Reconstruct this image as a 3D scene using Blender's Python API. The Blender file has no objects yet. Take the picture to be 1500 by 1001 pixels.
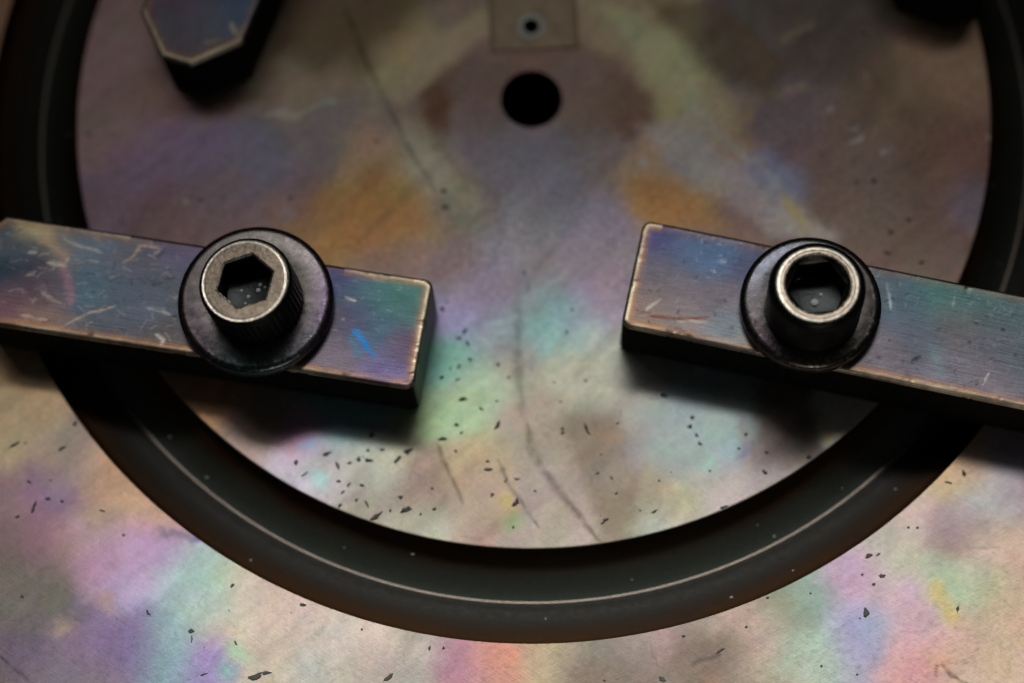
import bpy, bmesh, math, random
import numpy as np
from mathutils import Matrix, Vector

# ------------------------------------------------------------------ scale
S = 0.07                      # metres per disc radius: the round disc is 140 mm across
scene = bpy.context.scene
COL = scene.collection
rng = np.random.RandomState(7)
random.seed(7)

# ------------------------------------------------------------------ camera
F_PX = 2750.22                # focal length in photo pixels (photo 1500 wide)
CAM = np.array([-0.04014042, -1.74137717, 3.76838524])
ROT = np.array([[0.9986769, 0.05092209, 0.0071687],
                [-0.04642302, 0.9527164, -0.30029381],
                [-0.02212133, 0.2995637, 0.95381981]])
cd = bpy.data.cameras.new("camera")
cam = bpy.data.objects.new("camera", cd)
COL.objects.link(cam)
m = Matrix.Identity(4)
for i in range(3):
    for j in range(3):
        m[i][j] = ROT[i, j]
    m[i][3] = CAM[i] * S
cam.matrix_world = m
cd.sensor_width = 36.0
cd.lens = F_PX / 1500 * 36.0
cd.clip_start = 0.01
cd.clip_end = 20.0
cd.dof.use_dof = True
FOCUS_PT = np.array([0.0, -0.60, 0.20])
cd.dof.focus_distance = float(((CAM - FOCUS_PT) @ ROT)[2]) * S
cd.dof.aperture_fstop = 5.2
cd.dof.aperture_blades = 0
scene.camera = cam

# ------------------------------------------------------------------ world and lamp
scene.view_settings.view_transform = 'Standard'
scene.view_settings.look = 'None'
scene.view_settings.exposure = 0.0
scene.view_settings.gamma = 1.0
world = bpy.data.worlds.new("World")
scene.world = world
world.use_nodes = True
bg = world.node_tree.nodes['Background']
bg.inputs['Color'].default_value = (0.95, 1.0, 0.98, 1)
bg.inputs['Strength'].default_value = 0.007

def lamp(name, pos, aim, size, energy, spread):
    ld = bpy.data.lights.new(name, 'AREA')
    ld.shape = 'RECTANGLE'
    ld.size, ld.size_y = size[0] * S, size[1] * S
    ld.energy = energy
    ld.spread = math.radians(spread)
    ld.color = (1.0, 0.965, 0.92)
    lo = bpy.data.objects.new(name, ld)
    COL.objects.link(lo)
    lo.location = tuple(c * S for c in pos)
    lo.rotation_euler = (Vector(pos) - Vector(aim)).to_track_quat('Z', 'Y').to_euler()
    return lo
# a long hooded bench lamp behind the plate, aimed low at its front edge; a wide second lamp added there lifts the upper plate
lamp("bench_lamp", (-0.1, 1.85, 4.9), (0, -4.2, 0), (5.4, 0.8), .55, 51.5)
lamp("bench_lamp_fill", (-0.1, 1.85, 4.95), (0, -0.6, 0), (5.4, 0.8), .066, 180)
lamp("front_fill", (0.6, -4.6, 3.2), (0, -0.6, 0), (1.8, 1.2), 0.026, 180)  # added fill, so front bevels and washer rims catch some light

# ------------------------------------------------------------------ helpers
def at(u, v, z=0.0):
    """point (disc radii) where the photo pixel (u, v) meets the level z"""
    d = ROT @ np.array([(u - 750) / F_PX, -(v - 500.5) / F_PX, -1.0])
    return CAM + d * ((z - CAM[2]) / d[2])

def at_many(uv, z):
    uv = np.asarray(uv, float)
    d = np.stack([(uv[:, 0] - 750) / F_PX, -(uv[:, 1] - 500.5) / F_PX, -np.ones(len(uv))], 1) @ ROT.T
    return CAM + d * ((z - CAM[2]) / d[:, 2])[:, None]

def px(P):
    q = (P - CAM) @ ROT
    return np.stack([750 + F_PX * q[:, 0] / -q[:, 2], 500.5 - F_PX * q[:, 1] / -q[:, 2]], 1)

def lin(c):
    c = np.asarray(c, float) / 255.0
    return np.where(c <= 0.04045, c / 12.92, ((c + 0.055) / 1.055) ** 2.4)

def hash2(i, j, seed):
    n = (i * 374761393 + j * 668265263 + seed * 974634777) & 0xFFFFFFFF
    n = ((n ^ (n >> 13)) * 1274126177) & 0xFFFFFFFF
    return ((n ^ (n >> 16)) & 0xFFFF) / 65535.0

def vnoise(x, y, seed=0):
    xi = np.floor(x).astype(np.int64); yi = np.floor(y).astype(np.int64)
    fx = x - xi; fy = y - yi
    fx = fx * fx * fx * (fx * (fx * 6 - 15) + 10); fy = fy * fy * fy * (fy * (fy * 6 - 15) + 10)
    a = hash2(xi, yi, seed); b = hash2(xi + 1, yi, seed)
    c = hash2(xi, yi + 1, seed); d = hash2(xi + 1, yi + 1, seed)
    return (a * (1 - fx) + b * fx) * (1 - fy) + (c * (1 - fx) + d * fx) * fy

def fbm(x, y, seed=0, octs=4, gain=0.5):
    s = 0; a = 1; t = 0
    for o in range(octs):
        s = s + a * vnoise(x * 2 ** o + 17.3 * o, y * 2 ** o - 9.1 * o, seed + o)
        t += a; a *= gain
    return s / t - 0.5

def seg_dist(x, y, pts):
    best = None; tt = None; n = len(pts) - 1
    for k in range(n):
        (ax, ay), (bx, by) = pts[k], pts[k + 1]
        dx, dy = bx - ax, by - ay
        t = np.clip(((x - ax) * dx + (y - ay) * dy) / (dx * dx + dy * dy + 1e-12), 0, 1)
        d = np.hypot(x - ax - t * dx, y - ay - t * dy)
        g = (k + t) / n
        if best is None:
            best, tt = d, g
        else:
            w = d < best
            best = np.where(w, d, best); tt = np.where(w, g, tt)
    return best, tt

def mesh_obj(name, V, Fq, mat, parent=None, smooth=True, attrs=None):
    me = bpy.data.meshes.new(name)
    V = np.asarray(V, np.float32) * S
    if isinstance(Fq, np.ndarray):
        me.vertices.add(len(V)); me.vertices.foreach_set('co', V.ravel())
        n, k = Fq.shape
        me.loops.add(n * k); me.loops.foreach_set('vertex_index', Fq.astype(np.int32).ravel())
        me.polygons.add(n)
        me.polygons.foreach_set('loop_start', np.arange(0, n * k, k, dtype=np.int32))
        me.update(calc_edges=True)
    else:
        me.from_pydata([tuple(v) for v in V.tolist()], [], Fq)
        me.update()
    me.polygons.foreach_set('use_smooth', np.full(len(me.polygons), smooth))
    if attrs:
        for k, a in attrs.items():
            a = np.asarray(a, np.float32)
            if a.ndim == 2:
                at_ = me.attributes.new(k, 'FLOAT_COLOR', 'POINT')
                full = np.ones((len(a), 4), np.float32); full[:, :3] = a
                at_.data.foreach_set('color', full.ravel())
            else:
                at_ = me.attributes.new(k, 'FLOAT', 'POINT')
                at_.data.foreach_set('value', a)
    me.materials.append(mat)
    o = bpy.data.objects.new(name, me)
    COL.objects.link(o)
    if parent is not None:
        o.parent = parent
    return o

def thing(name, label, cat, loc=(0, 0, 0), rz=0.0, group=None):
    o = bpy.data.objects.new(name, None)
    o.empty_display_size = 0.01
    COL.objects.link(o)
    o.location = tuple(c * S for c in loc)
    o.rotation_euler = (0, 0, rz)
    o['label'] = label; o['category'] = cat
    if group:
        o['group'] = group
    return o

def lathe(profile, seg=128, cap_start=False, cap_end=False, closed=False):
    """profile: list of (r, z); surface of revolution about z"""
    pr = np.asarray(profile, float); n = len(pr)
    th = np.arange(seg) * 2 * math.pi / seg
    V = np.stack([np.outer(pr[:, 0], np.cos(th)), np.outer(pr[:, 0], np.sin(th)),
                  np.repeat(pr[:, 1][:, None], seg, 1)], 2).reshape(-1, 3)
    F = []
    for i in range(n if closed else n - 1):
        i2 = (i + 1) % n
        for j in range(seg):
            j2 = (j + 1) % seg
            F.append((i * seg + j, i2 * seg + j, i2 * seg + j2, i * seg + j2))
    if cap_start:
        F.append(tuple(range(seg)))
    if cap_end:
        F.append(tuple((n - 1) * seg + k for k in reversed(range(seg))))
    return V, F

# ------------------------------------------------------------------ materials
def new_mat(name):
    mt = bpy.data.materials.new(name); mt.use_nodes = True
    nt = mt.node_tree
    return mt, nt, nt.nodes['Principled BSDF']

def N(nt, typ, **kw):
    n = nt.nodes.new(typ)
    for k, v in kw.items():
        if k in n.inputs.keys():
            n.inputs[k].default_value = v
        else:
            setattr(n, k, v)
    return n

def noise(nt, scale, detail=2.0, rough=0.5, vec=None, dist=0.0):
    n = N(nt, 'ShaderNodeTexNoise')
    n.inputs['Scale'].default_value = scale; n.inputs['Detail'].default_value = detail
    n.inputs['Roughness'].default_value = rough; n.inputs['Distortion'].default_value = dist
    if vec is None:
        tc = N(nt, 'ShaderNodeTexCoord'); vec = tc.outputs['Object']
    nt.links.new(vec, n.inputs['Vector'])
    return n.outputs['Fac']

def maprange(nt, v, a, b, c, d):
    n = N(nt, 'ShaderNodeMapRange')
    n.inputs['From Min'].default_value = a; n.inputs['From Max'].default_value = b
    n.inputs['To Min'].default_value = c; n.inputs['To Max'].default_value = d
    nt.links.new(v, n.inputs['Value'])
    return n.outputs['Result']

def mul_col(nt, col, fac):
    n = N(nt, 'ShaderNodeVectorMath'); n.operation = 'SCALE'
    nt.links.new(col, n.inputs[0]); nt.links.new(fac, n.inputs['Scale'])
    return n.outputs[0]

def mathn(nt, op, a, b):
    n = N(nt, 'ShaderNodeMath'); n.operation = op
    for i, v in enumerate((a, b)):
        if isinstance(v, (int, float)):
            n.inputs[i].default_value = v
        else:
            nt.links.new(v, n.inputs[i])
    return n.outputs[0]

def bump(nt, h, dist, strength=1.0, prev=None):
    n = N(nt, 'ShaderNodeBump')
    n.inputs['Distance'].default_value = dist; n.inputs['Strength'].default_value = strength
    nt.links.new(h, n.inputs['Height'])
    if prev is not None:
        nt.links.new(prev, n.inputs['Normal'])
    return n.outputs['Normal']

def stretched(nt, sx, sy, sz):
    tc = N(nt, 'ShaderNodeTexCoord'); mp = N(nt, 'ShaderNodeMapping')
    mp.inputs['Scale'].default_value = (sx, sy, sz)
    nt.links.new(tc.outputs['Object'], mp.inputs['Vector'])
    return mp.outputs['Vector']

def plate_material():
    mt, nt, b = new_mat("heat_tinted_plate_steel")
    a = N(nt, 'ShaderNodeAttribute'); a.attribute_name = 'tint'
    g1 = noise(nt, 4200, 2, 0.6)
    g2 = noise(nt, 1300, 3, 0.6)
    def hair(ang, sc):
        tc = N(nt, 'ShaderNodeTexCoord'); mp = N(nt, 'ShaderNodeMapping'); mp.vector_type = 'TEXTURE'
        mp.inputs['Rotation'].default_value = (0, 0, math.radians(ang))
        mp.inputs['Scale'].default_value = (1 / 260.0, 1 / 5200.0, 1 / 900.0)
        nt.links.new(tc.outputs['Object'], mp.inputs['Vector'])
        return noise(nt, sc, 2, 0.6, mp.outputs['Vector'])
    h1 = hair(24, 1.0); h2 = hair(-38, 0.8)
    hs = mathn(nt, 'ADD', h1, h2)
    f = mathn(nt, 'MULTIPLY', maprange(nt, g1, 0.25, 0.75, 0.91, 1.09), maprange(nt, g2, 0.25, 0.75, 0.95, 1.05))
    f = mathn(nt, 'MULTIPLY', f, maprange(nt, hs, 0.7, 1.3, 0.94, 1.06))
    nt.links.new(mul_col(nt, a.outputs['Color'], f), b.inputs['Base Color'])
    b.inputs['Metallic'].default_value = 0.92
    nt.links.new(maprange(nt, g2, 0.3, 0.7, 0.40, 0.50), b.inputs['Roughness'])
    n1 = bump(nt, g1, 0.000008, 1.0)
    n1 = bump(nt, hs, 0.000006, 1.0, n1)
    n2 = bump(nt, noise(nt, 180, 4, 0.6), 0.00002, 1.0, n1)
    nt.links.new(n2, b.inputs['Normal'])
    return mt

def bar_material():
    mt, nt, b = new_mat("heat_tinted_bar_steel")
    a = N(nt, 'ShaderNodeAttribute'); a.attribute_name = 'tint'
    br = noise(nt, 1.0, 3, 0.6, stretched(nt, 220, 5200, 900))
    g = noise(nt, 3800, 2, 0.6)
    f = mathn(nt, 'MULTIPLY', maprange(nt, br, 0.25, 0.75, 0.70, 1.30), maprange(nt, g, 0.25, 0.75, 0.86, 1.14))
    nt.links.new(mul_col(nt, a.outputs['Color'], f), b.inputs['Base Color'])
    wl = N(nt, 'ShaderNodeAttribute'); wl.attribute_name = 'wall'
    nt.links.new(maprange(nt, wl.outputs['Fac'], 0, 1, 1, 0), b.inputs['Metallic'])
    nt.links.new(maprange(nt, wl.outputs['Fac'], 0, 1, 0.5, 0.06), b.inputs['Specular IOR Level'])
    nt.links.new(mathn(nt, 'ADD', maprange(nt, br, 0.3, 0.7, 0.36, 0.47), maprange(nt, wl.outputs['Fac'], 0, 1, 0, .35)), b.inputs['Roughness'])
    n1 = bump(nt, br, 0.00001, 1.0)
    n2 = bump(nt, noise(nt, 420, 3, 0.6), 0.00003, 1.0, n1)
    nt.links.new(n2, b.inputs['Normal'])
    return mt

def simple_metal(name, col, rough=0.4, metallic=1.0, var=0.25, scale=1500, bumpd=0.00001, col2=None, big=160):
    mt, nt, b = new_mat(name)
    g = noise(nt, scale, 3, 0.65); g2 = noise(nt, big, 3, 0.6)
    mx = N(nt, 'ShaderNodeMix'); mx.data_type = 'RGBA'
    mx.inputs[6].default_value = (*col, 1); mx.inputs[7].default_value = (*(col2 or col), 1)
    nt.links.new(maprange(nt, g2, 0.35, 0.65, 0, 1), mx.inputs[0])
    nt.links.new(mul_col(nt, mx.outputs[2], maprange(nt, g, 0.25, 0.75, 1 - var, 1 + var)), b.inputs['Base Color'])
    b.inputs['Metallic'].default_value = metallic
    nt.links.new(maprange(nt, g, 0.3, 0.7, rough - 0.06, rough + 0.06), b.inputs['Roughness'])
    nt.links.new(bump(nt, g, bumpd), b.inputs['Normal'])
    return mt

def attr_metal(name, rough, scale=1800, var=0.25, bumpd=0.00002, big=500, bigd=0.00004, metallic=1.0):
    mt, nt, b = new_mat(name)
    a = N(nt, 'ShaderNodeAttribute'); a.attribute_name = 'tint'
    g = noise(nt, scale, 3, 0.65); g2 = noise(nt, big, 3, 0.6)
    nt.links.new(mul_col(nt, a.outputs['Color'], maprange(nt, g, 0.25, 0.75, 1 - var, 1 + var)), b.inputs['Base Color'])
    b.inputs['Metallic'].default_value = metallic
    b.inputs['Specular IOR Level'].default_value = 0.25
    nt.links.new(maprange(nt, g, 0.3, 0.7, rough - 0.06, rough + 0.06), b.inputs['Roughness'])
    nt.links.new(bump(nt, g, bumpd, 1.0, bump(nt, g2, bigd)), b.inputs['Normal'])
    return mt

M_plate = plate_material()
M_bar = bar_material()
M_screw = attr_metal("black_oxide_screw_steel", 0.36, 2200, 0.30, 0.00003, 700, 0.00003)
M_washer = attr_metal("dark_washer_steel", 0.30, 1500, 0.14, 0.000008, 420, 0.000010)
M_groove = attr_metal("dark_groove_steel", 0.55, 1600, 0.15, 0.00001, 200, 0.00001, 0.25)
M_dark = simple_metal("dark_bore_steel", (0.02, 0.02, 0.02), 0.5)
M_drop = simple_metal("drop_glint_and_dust", (.80, .83, .82), 0.45, 0.0, 0.1)  # pale to stand in for highlights on the drops; also the groove dust
M_pit = simple_metal("dark_pit_scale", (0.125, 0.125, 0.115), 0.7, 0.2, 0.4)
M_seam = simple_metal("worn_seam_steel", (0.24, 0.21, 0.18), 0.45, 1.0, 0.2)

# ------------------------------------------------------------------ colour fields
# the tone a neutral plate of albedo 0.5 has at each photo row, used to turn tint samples into albedos
SH_V = np.array([0, 30, 100, 180, 260, 340, 420, 500, 600, 700, 770, 965], float)
SH_L = np.array([.072, .074, .080, .085, .096, .134, .193, .257, .330, .390, .417, .413])
SAT = 0.96
GAIN = 1.0
def albedo(c, v, u=780.0):
    sat = SAT - .07 * min(1, max(0, (v - 450) / 150.0))
    a = lin(c) * (1 + .10 * min(1, max(0, (v - 450) / 150.0))) * 0.5 / (np.interp(v, SH_V, SH_L) * (1 - .26 * min(1.2, ((u - 780) / 690.0) ** 2)))  # lower rows also get a lighter colour, for the sheen there
    g = a.mean()
    return np.clip((g + (a - g) * sat) * GAIN, 0.008, 0.92)

def paint(P, base, spots, z, warp=0.02, seed=3, strength=1.0):
    """P: (n,2) points in disc radii. base: soft samples (u, v, s_px, rgb). spots: laid over them."""
    x = P[:, 0] + warp * 3.0 * fbm(P[:, 0] * 9, P[:, 1] * 9, seed, 6, .66)
    y = P[:, 1] + warp * 3.0 * fbm(P[:, 0] * 9 + 31, P[:, 1] * 9 + 7, seed + 11, 6, .66)
    k = 1.0 / 690.0
    num = np.zeros((len(P), 3)); den = np.full(len(P), 1e-9)
    uv = np.array([(b[0], b[1]) for b in base], float)
    Q = at_many(uv, z)
    for q, b in zip(Q, base):
        s = b[2] * k
        d2 = ((x - q[0]) ** 2 + (y - q[1]) ** 2) / (2 * s * s)
        w = np.exp(-np.minimum(d2, 40)) + 2e-4 / (1 + d2) ** 2
        w *= (40.0 / b[2]) ** 1.0
        num += w[:, None] * albedo(b[3], b[1], b[0]); den += w
    C = num / den[:, None]
    for sp in spots:
        pts, wd, col, al = sp
        Qp = [tuple(q[:2]) for q in at_many(pts, z)]
        xx, yy = x, y
        if len(Qp) == 1:
            d = np.hypot(xx - Qp[0][0], yy - Qp[0][1])
        else:
            d, _ = seg_dist(xx, yy, Qp)
        w = al * np.exp(-(d / (wd * k)) ** 2)
        vm = float(np.mean([p[1] for p in pts])); um = float(np.mean([p[0] for p in pts]))
        C = C * (1 - w[:, None]) + w[:, None] * albedo(col, vm, um)
    return C

def poly_mask(P, pts, z, soft, seed, warp=.012):
    Q = [tuple(q[:2]) for q in at_many(pts, z)]
    x = P[:, 0] + warp * fbm(P[:, 0] * 16, P[:, 1] * 16, seed, 4) * 2; y = P[:, 1] + warp * fbm(P[:, 0] * 16, P[:, 1] * 16, seed + 5, 4) * 2
    d, _ = seg_dist(x, y, Q + [Q[0]])
    ins = np.zeros(len(P), bool)
    for (ax, ay), (bx, by) in zip(Q, Q[1:] + Q[:1]):
        c = ((ay > y) != (by > y)) & (x < (bx - ax) * (y - ay) / (by - ay + 1e-12) + ax)
        ins ^= c
    sd = np.where(ins, d, -d) / (soft / 690.0)
    return np.clip(.5 + .5 * sd, 0, 1) ** 2 * (3 - 2 * np.clip(.5 + .5 * sd, 0, 1))

def scratch(P, C, lines, z, k=1.0 / 690.0):
    """thin marks: (points, width px, colour or factor, strength)"""
    for pts, wd, col, al in lines:
        Qp = [tuple(q[:2]) for q in at_many(pts, z)]
        lo_ = np.min(Qp, 0) - 0.03; hi_ = np.max(Qp, 0) + 0.03
        sel = np.where((P[:, 0] > lo_[0]) & (P[:, 0] < hi_[0]) & (P[:, 1] > lo_[1]) & (P[:, 1] < hi_[1]))[0]
        if not len(sel):
            continue
        x, y = P[sel, 0], P[sel, 1]
        x = x + 0.006 * fbm(x * 40, y * 40, 91, 2); y = y + 0.006 * fbm(x * 40, y * 40, 97, 2)
        d, t = seg_dist(x, y, Qp)
        taper = np.clip(np.minimum(t, 1 - t) * 6 + 0.35, 0, 1)
        br = np.clip(0.75 + 1.3 * fbm(x * 60, y * 60, 55, 2), 0.3, 1)
        w = (al * br * np.exp(-(d / (wd * k * taper)) ** 2))[:, None]
        if isinstance(col, float):
            C[sel] = C[sel] * (1 - w) + w * C[sel] * col
        else:
            vm = float(np.mean([p[1] for p in pts]))
            C[sel] = C[sel] * (1 - w) + w * albedo(col, vm, float(np.mean([p[0] for p in pts])))
    return C

PLATE_BASE = [
 # lower left of the outer rim
 (25,600,34,(160,134,104)),(40,640,30,(162,144,116)),(95,668,30,(136,122,118)),(72,722,24,(128,104,136)),
 (68,790,26,(152,112,132)),(165,690,28,(186,150,122)),(220,745,24,(186,152,128)),(120,780,28,(160,140,122)),
 (215,812,24,(184,146,188)),(190,850,22,(166,166,192)),(268,850,24,(160,180,186)),(302,872,22,(166,190,166)),
 (345,900,28,(196,184,166)),(250,940,26,(128,160,166)),(200,920,26,(130,116,162)),(60,880,30,(104,100,92)),
 (20,820,30,(112,102,94)),(40,935,26,(112,96,126)),(105,985,30,(122,112,122)),(140,830,24,(150,120,140)),
 (300,965,20,(150,130,182)),(420,890,34,(202,182,172)),(450,960,34,(176,176,166)),(380,960,24,(190,176,160)),
 (150,920,26,(126,108,136)),(0,760,30,(140,112,118)),(0,930,40,(112,100,104)),
 # lower middle of the rim
 (520,935,30,(196,182,172)),(590,965,34,(166,160,150)),(680,968,22,(178,132,150)),(730,955,22,(208,146,126)),
 (790,958,26,(186,166,132)),(860,972,34,(150,140,130)),(920,985,30,(132,124,114)),(965,950,30,(172,152,146)),
 # lower right of the rim
 (1030,965,30,(126,113,106)),(1080,935,28,(180,160,150)),(1130,935,24,(184,166,150)),(1200,882,24,(138,164,156)),
 (1160,912,22,(134,142,124)),(1190,955,26,(164,190,170)),(1250,930,28,(166,160,192)),(1290,930,20,(146,160,196)),
 (1330,900,26,(190,160,176)),(1332,962,26,(206,152,150)),(1415,858,24,(160,180,160)),(1455,800,32,(190,166,146)),
 (1470,900,36,(190,166,142)),(1440,742,26,(166,170,176)),(1408,775,22,(150,126,136)),(1300,790,28,(176,176,160)),
 (1250,842,24,(186,156,180)),(1330,742,28,(190,166,160)),(1400,692,26,(190,160,126)),(1482,700,28,(160,150,160)),
 (1440,970,40,(192,170,150)),(1120,985,30,(176,160,140)),
 # lower half of the disc
 (650,600,24,(150,180,142)),(662,525,22,(112,164,150)),(705,565,28,(164,174,154)),(732,500,28,(136,150,156)),
 (662,455,24,(140,134,168)),(745,530,20,(142,134,122)),(802,462,26,(116,160,160)),(845,475,24,(136,162,166)),
 (850,545,34,(166,170,150)),(872,430,26,(138,120,144)),(500,632,26,(122,170,174)),(452,645,20,(188,142,174)),
 (430,702,22,(190,185,200)),(505,688,24,(180,172,172)),(562,682,26,(180,186,166)),(560,725,26,(152,147,132)),
 (620,705,30,(150,130,120)),(682,690,26,(188,168,136)),(702,728,26,(166,142,132)),(800,705,34,(166,152,146)),
 (862,645,36,(136,123,106)),(900,678,22,(150,150,164)),(922,742,32,(142,124,110)),(972,722,26,(170,165,136)),
 (1000,640,30,(140,160,156)),(1022,600,26,(150,165,170)),(1062,640,22,(146,166,176)),(1120,665,26,(132,113,112)),
 (1150,640,22,(112,102,98)),(1062,722,30,(184,174,170)),(1222,632,16,(188,186,176)),(305,600,20,(184,140,102)),
 (365,640,26,(170,150,140)),(600,770,30,(176,172,158)),(820,780,30,(172,164,150)),(930,600,26,(160,160,150)),
 (940,520,24,(158,160,156)),(780,620,24,(160,150,136)),(1130,720,24,(170,160,160)),(960,775,20,(186,190,178)),
 # middle and upper half of the disc
 (200,235,40,(84,70,88)),(280,232,30,(80,73,90)),(370,238,28,(78,76,92)),(150,200,36,(84,70,68)),(330,300,40,(92,78,82)),
 (250,320,40,(88,72,74)),(420,300,30,(96,82,84)),(560,290,30,(142,106,66)),(500,330,28,(126,96,62)),(610,318,26,(124,104,78)),
 (550,238,26,(116,98,80)),(640,222,26,(120,112,98)),(640,150,26,(64,48,36)),(700,185,26,(84,78,84)),(780,235,28,(86,88,106)),
 (780,285,30,(96,100,106)),(772,345,34,(120,115,125)),(782,405,34,(126,122,126)),(688,292,24,(96,94,86)),(880,232,28,(80,68,66)),
 (900,135,28,(76,62,54)),(962,292,28,(136,100,62)),(930,242,24,(116,99,82)),(880,312,28,(110,105,120)),(872,382,30,(126,118,125)),
 (1010,130,26,(118,104,76)),(975,82,26,(118,105,80)),(920,35,26,(98,88,72)),(1055,172,24,(112,98,82)),(1072,212,22,(108,86,66)),
 (1110,255,22,(90,88,124)),(1140,280,20,(92,96,116)),(1090,300,30,(92,80,84)),(1020,235,24,(104,100,110)),(1012,292,24,(128,98,66)),
 (1150,170,36,(76,66,70)),(1100,100,36,(62,60,60)),(1205,55,40,(54,48,44)),(1300,150,44,(74,62,52)),(1390,112,36,(90,74,62)),
 (1400,232,40,(78,60,54)),(1350,332,40,(86,72,66)),(1425,285,20,(76,69,80)),(1260,300,40,(88,75,70)),(1260,220,40,(80,68,64)),
 (450,200,34,(84,78,80)),(440,110,34,(88,78,66)),(530,40,30,(62,53,40)),(460,60,30,(58,50,42)),(600,80,26,(104,92,72)),
 (440,340,30,(120,92,66)),(570,378,30,(116,98,90)),(645,392,30,(124,106,106)),(702,425,28,(130,120,140)),(1060,345,34,(112,92,78)),
 (900,440,26,(140,132,140)),(780,95,30,(84,66,60)),(720,130,22,(76,62,60)),(840,130,22,(78,66,64)),(250,120,40,(84,68,64)),
 (170,60,40,(80,66,66)),(600,150,28,(92,84,76)),(150,300,30,(82,70,78)),(1200,380,40,(98,84,76)),(1310,390,36,(98,84,76)),
 (20,20,20,(70,54,42)),(680,30,20,(82,72,66)),
]
PLATE_SPOTS = [
 ([(283,792)],7,(132,84,205),.9),([(235,781),(276,796)],7,(100,96,118),.7),([(92,924)],16,(184,158,126),.8),
 ([(155,872)],13,(188,152,130),.7),([(345,960)],17,(160,198,166),.8),([(325,992)],13,(124,176,170),.8),
 ([(1380,868),(1392,905)],13,(204,176,104),.7),([(1366,968)],16,(218,162,120),.7),([(1048,996)],16,(196,152,112),.7),
 ([(735,742)],17,(194,172,94),.75),([(748,768)],14,(134,172,110),.75),([(463,655)],12,(140,170,212),.8),
 ([(470,708)],13,(152,206,206),.7),([(1081,612),(1086,640)],9,(142,100,128),.75),([(1090,655)],10,(112,114,152),.6),
 ([(1030,670)],8,(148,204,172),.7),([(1205,645)],9,(210,162,110),.8),([(868,636),(910,641)],5,(188,152,116),.6),
 ([(740,955)],14,(222,150,122),.6),([(870,492)],12,(168,176,172),.6),([(640,620)],14,(158,186,130),.6),
 # streaks that cross the upper disc
 ([(565,112),(625,72),(695,25)],14,(112,98,76),.65),([(600,190),(650,240),(690,300)],9,(138,124,104),.45),
 ([(655,205),(690,250),(722,285)],7,(66,58,56),.6),([(900,30),(960,80),(1015,130)],16,(124,110,82),.6),
 ([(1015,150),(1100,230),(1165,300),(1215,345)],12,(124,112,110),.5),([(1158,298),(1182,328)],12,(150,116,60),.85),
 ([(1148,312),(1165,328)],8,(140,146,130),.6),([(1190,318),(1210,338)],9,(136,136,110),.5),([(930,200),(870,260),(835,310)],9,(96,88,92),.5),
 ([(890,150),(925,195)],12,(66,56,50),.5),([(395,166),(440,162),(490,150)],5,(132,116,98),.55),([(1000,125),(1080,140),(1180,128)],7,(98,86,74),.5),
 ([(1150,62),(1192,30)],5,(84,78,62),.5),([(540,300),(520,345)],14,(132,98,58),.5),([(930,275),(985,305)],14,(128,94,56),.5),
 ([(1098,160)],9,(112,84,60),.5),([(1064,182)],7,(124,92,84),.5),([(945,236)],8,(122,124,126),.6),([(425,312)],9,(96,98,116),.5),
 ([(635,160),(650,205)],12,(60,44,32),.6),
]
PLATE_LINES = [
 ([(640,650),(660,695),(678,738)],3.2,0.45,.9),([(728,672),(746,710),(768,742),(790,772)],3.2,0.45,.9),
 ([(772,622),(778,655),(796,690),(832,738),(880,795)],5.0,0.55,1.0),([(772,655),(786,682)],4.0,0.55,.8),
 ([(878,268),(832,335),(792,385),(766,432),(757,520),(768,615),(798,690),(878,792)],5,.80,.8),([(725,300),(735,350),(712,400)],6,.8,.7),
 ([(500,0),(545,108),(600,220),(640,282)],3.6,0.45,1.0),([(758,430),(757,520),(764,610)],7,0.72,.9),
 ([(1373,974),(1371,990)],2.2,0.25,1.),([(1378,974),(1396,992),(1420,1003)],1.8,0.3,1.),([(1384,976),(1408,998)],1.6,0.4,1.),
 ([(0,962),(46,1001)],2.2,0.35,1.),([(985,700),(1004,742),(984,792)],7,1.25,.6),([(690,600),(730,590),(790,575)],3,1.2,.5),
 ([(900,640),(940,690),(930,740)],6,1.15,.5),([(600,690),(640,676),(660,660)],3,1.2,.5),([(870,600),(872,640)],3,0.75,.6),
 ([(1055,958),(1010,975)],3,0.5,.8),([(205,610),(235,630)],3,0.7,.6),
]
BRIGHT = [(1250,187,4),(1256,205,5),(1293,218,5),(1125,238,4),(1415,160,4),(1210,163,4),(1448,200,4),(1270,110,3),(640,130,4),(622,75,5),
          (1012,272,4),(1022,60,4),(1085,95,3),(275,300,4),(1160,410,3)]
for u, v, s in BRIGHT:
    PLATE_SPOTS.append(([(u - s * .6, v + s * .3), (u + s * .6, v - s * .3)], s * .7, (128, 116, 106), .7))

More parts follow.
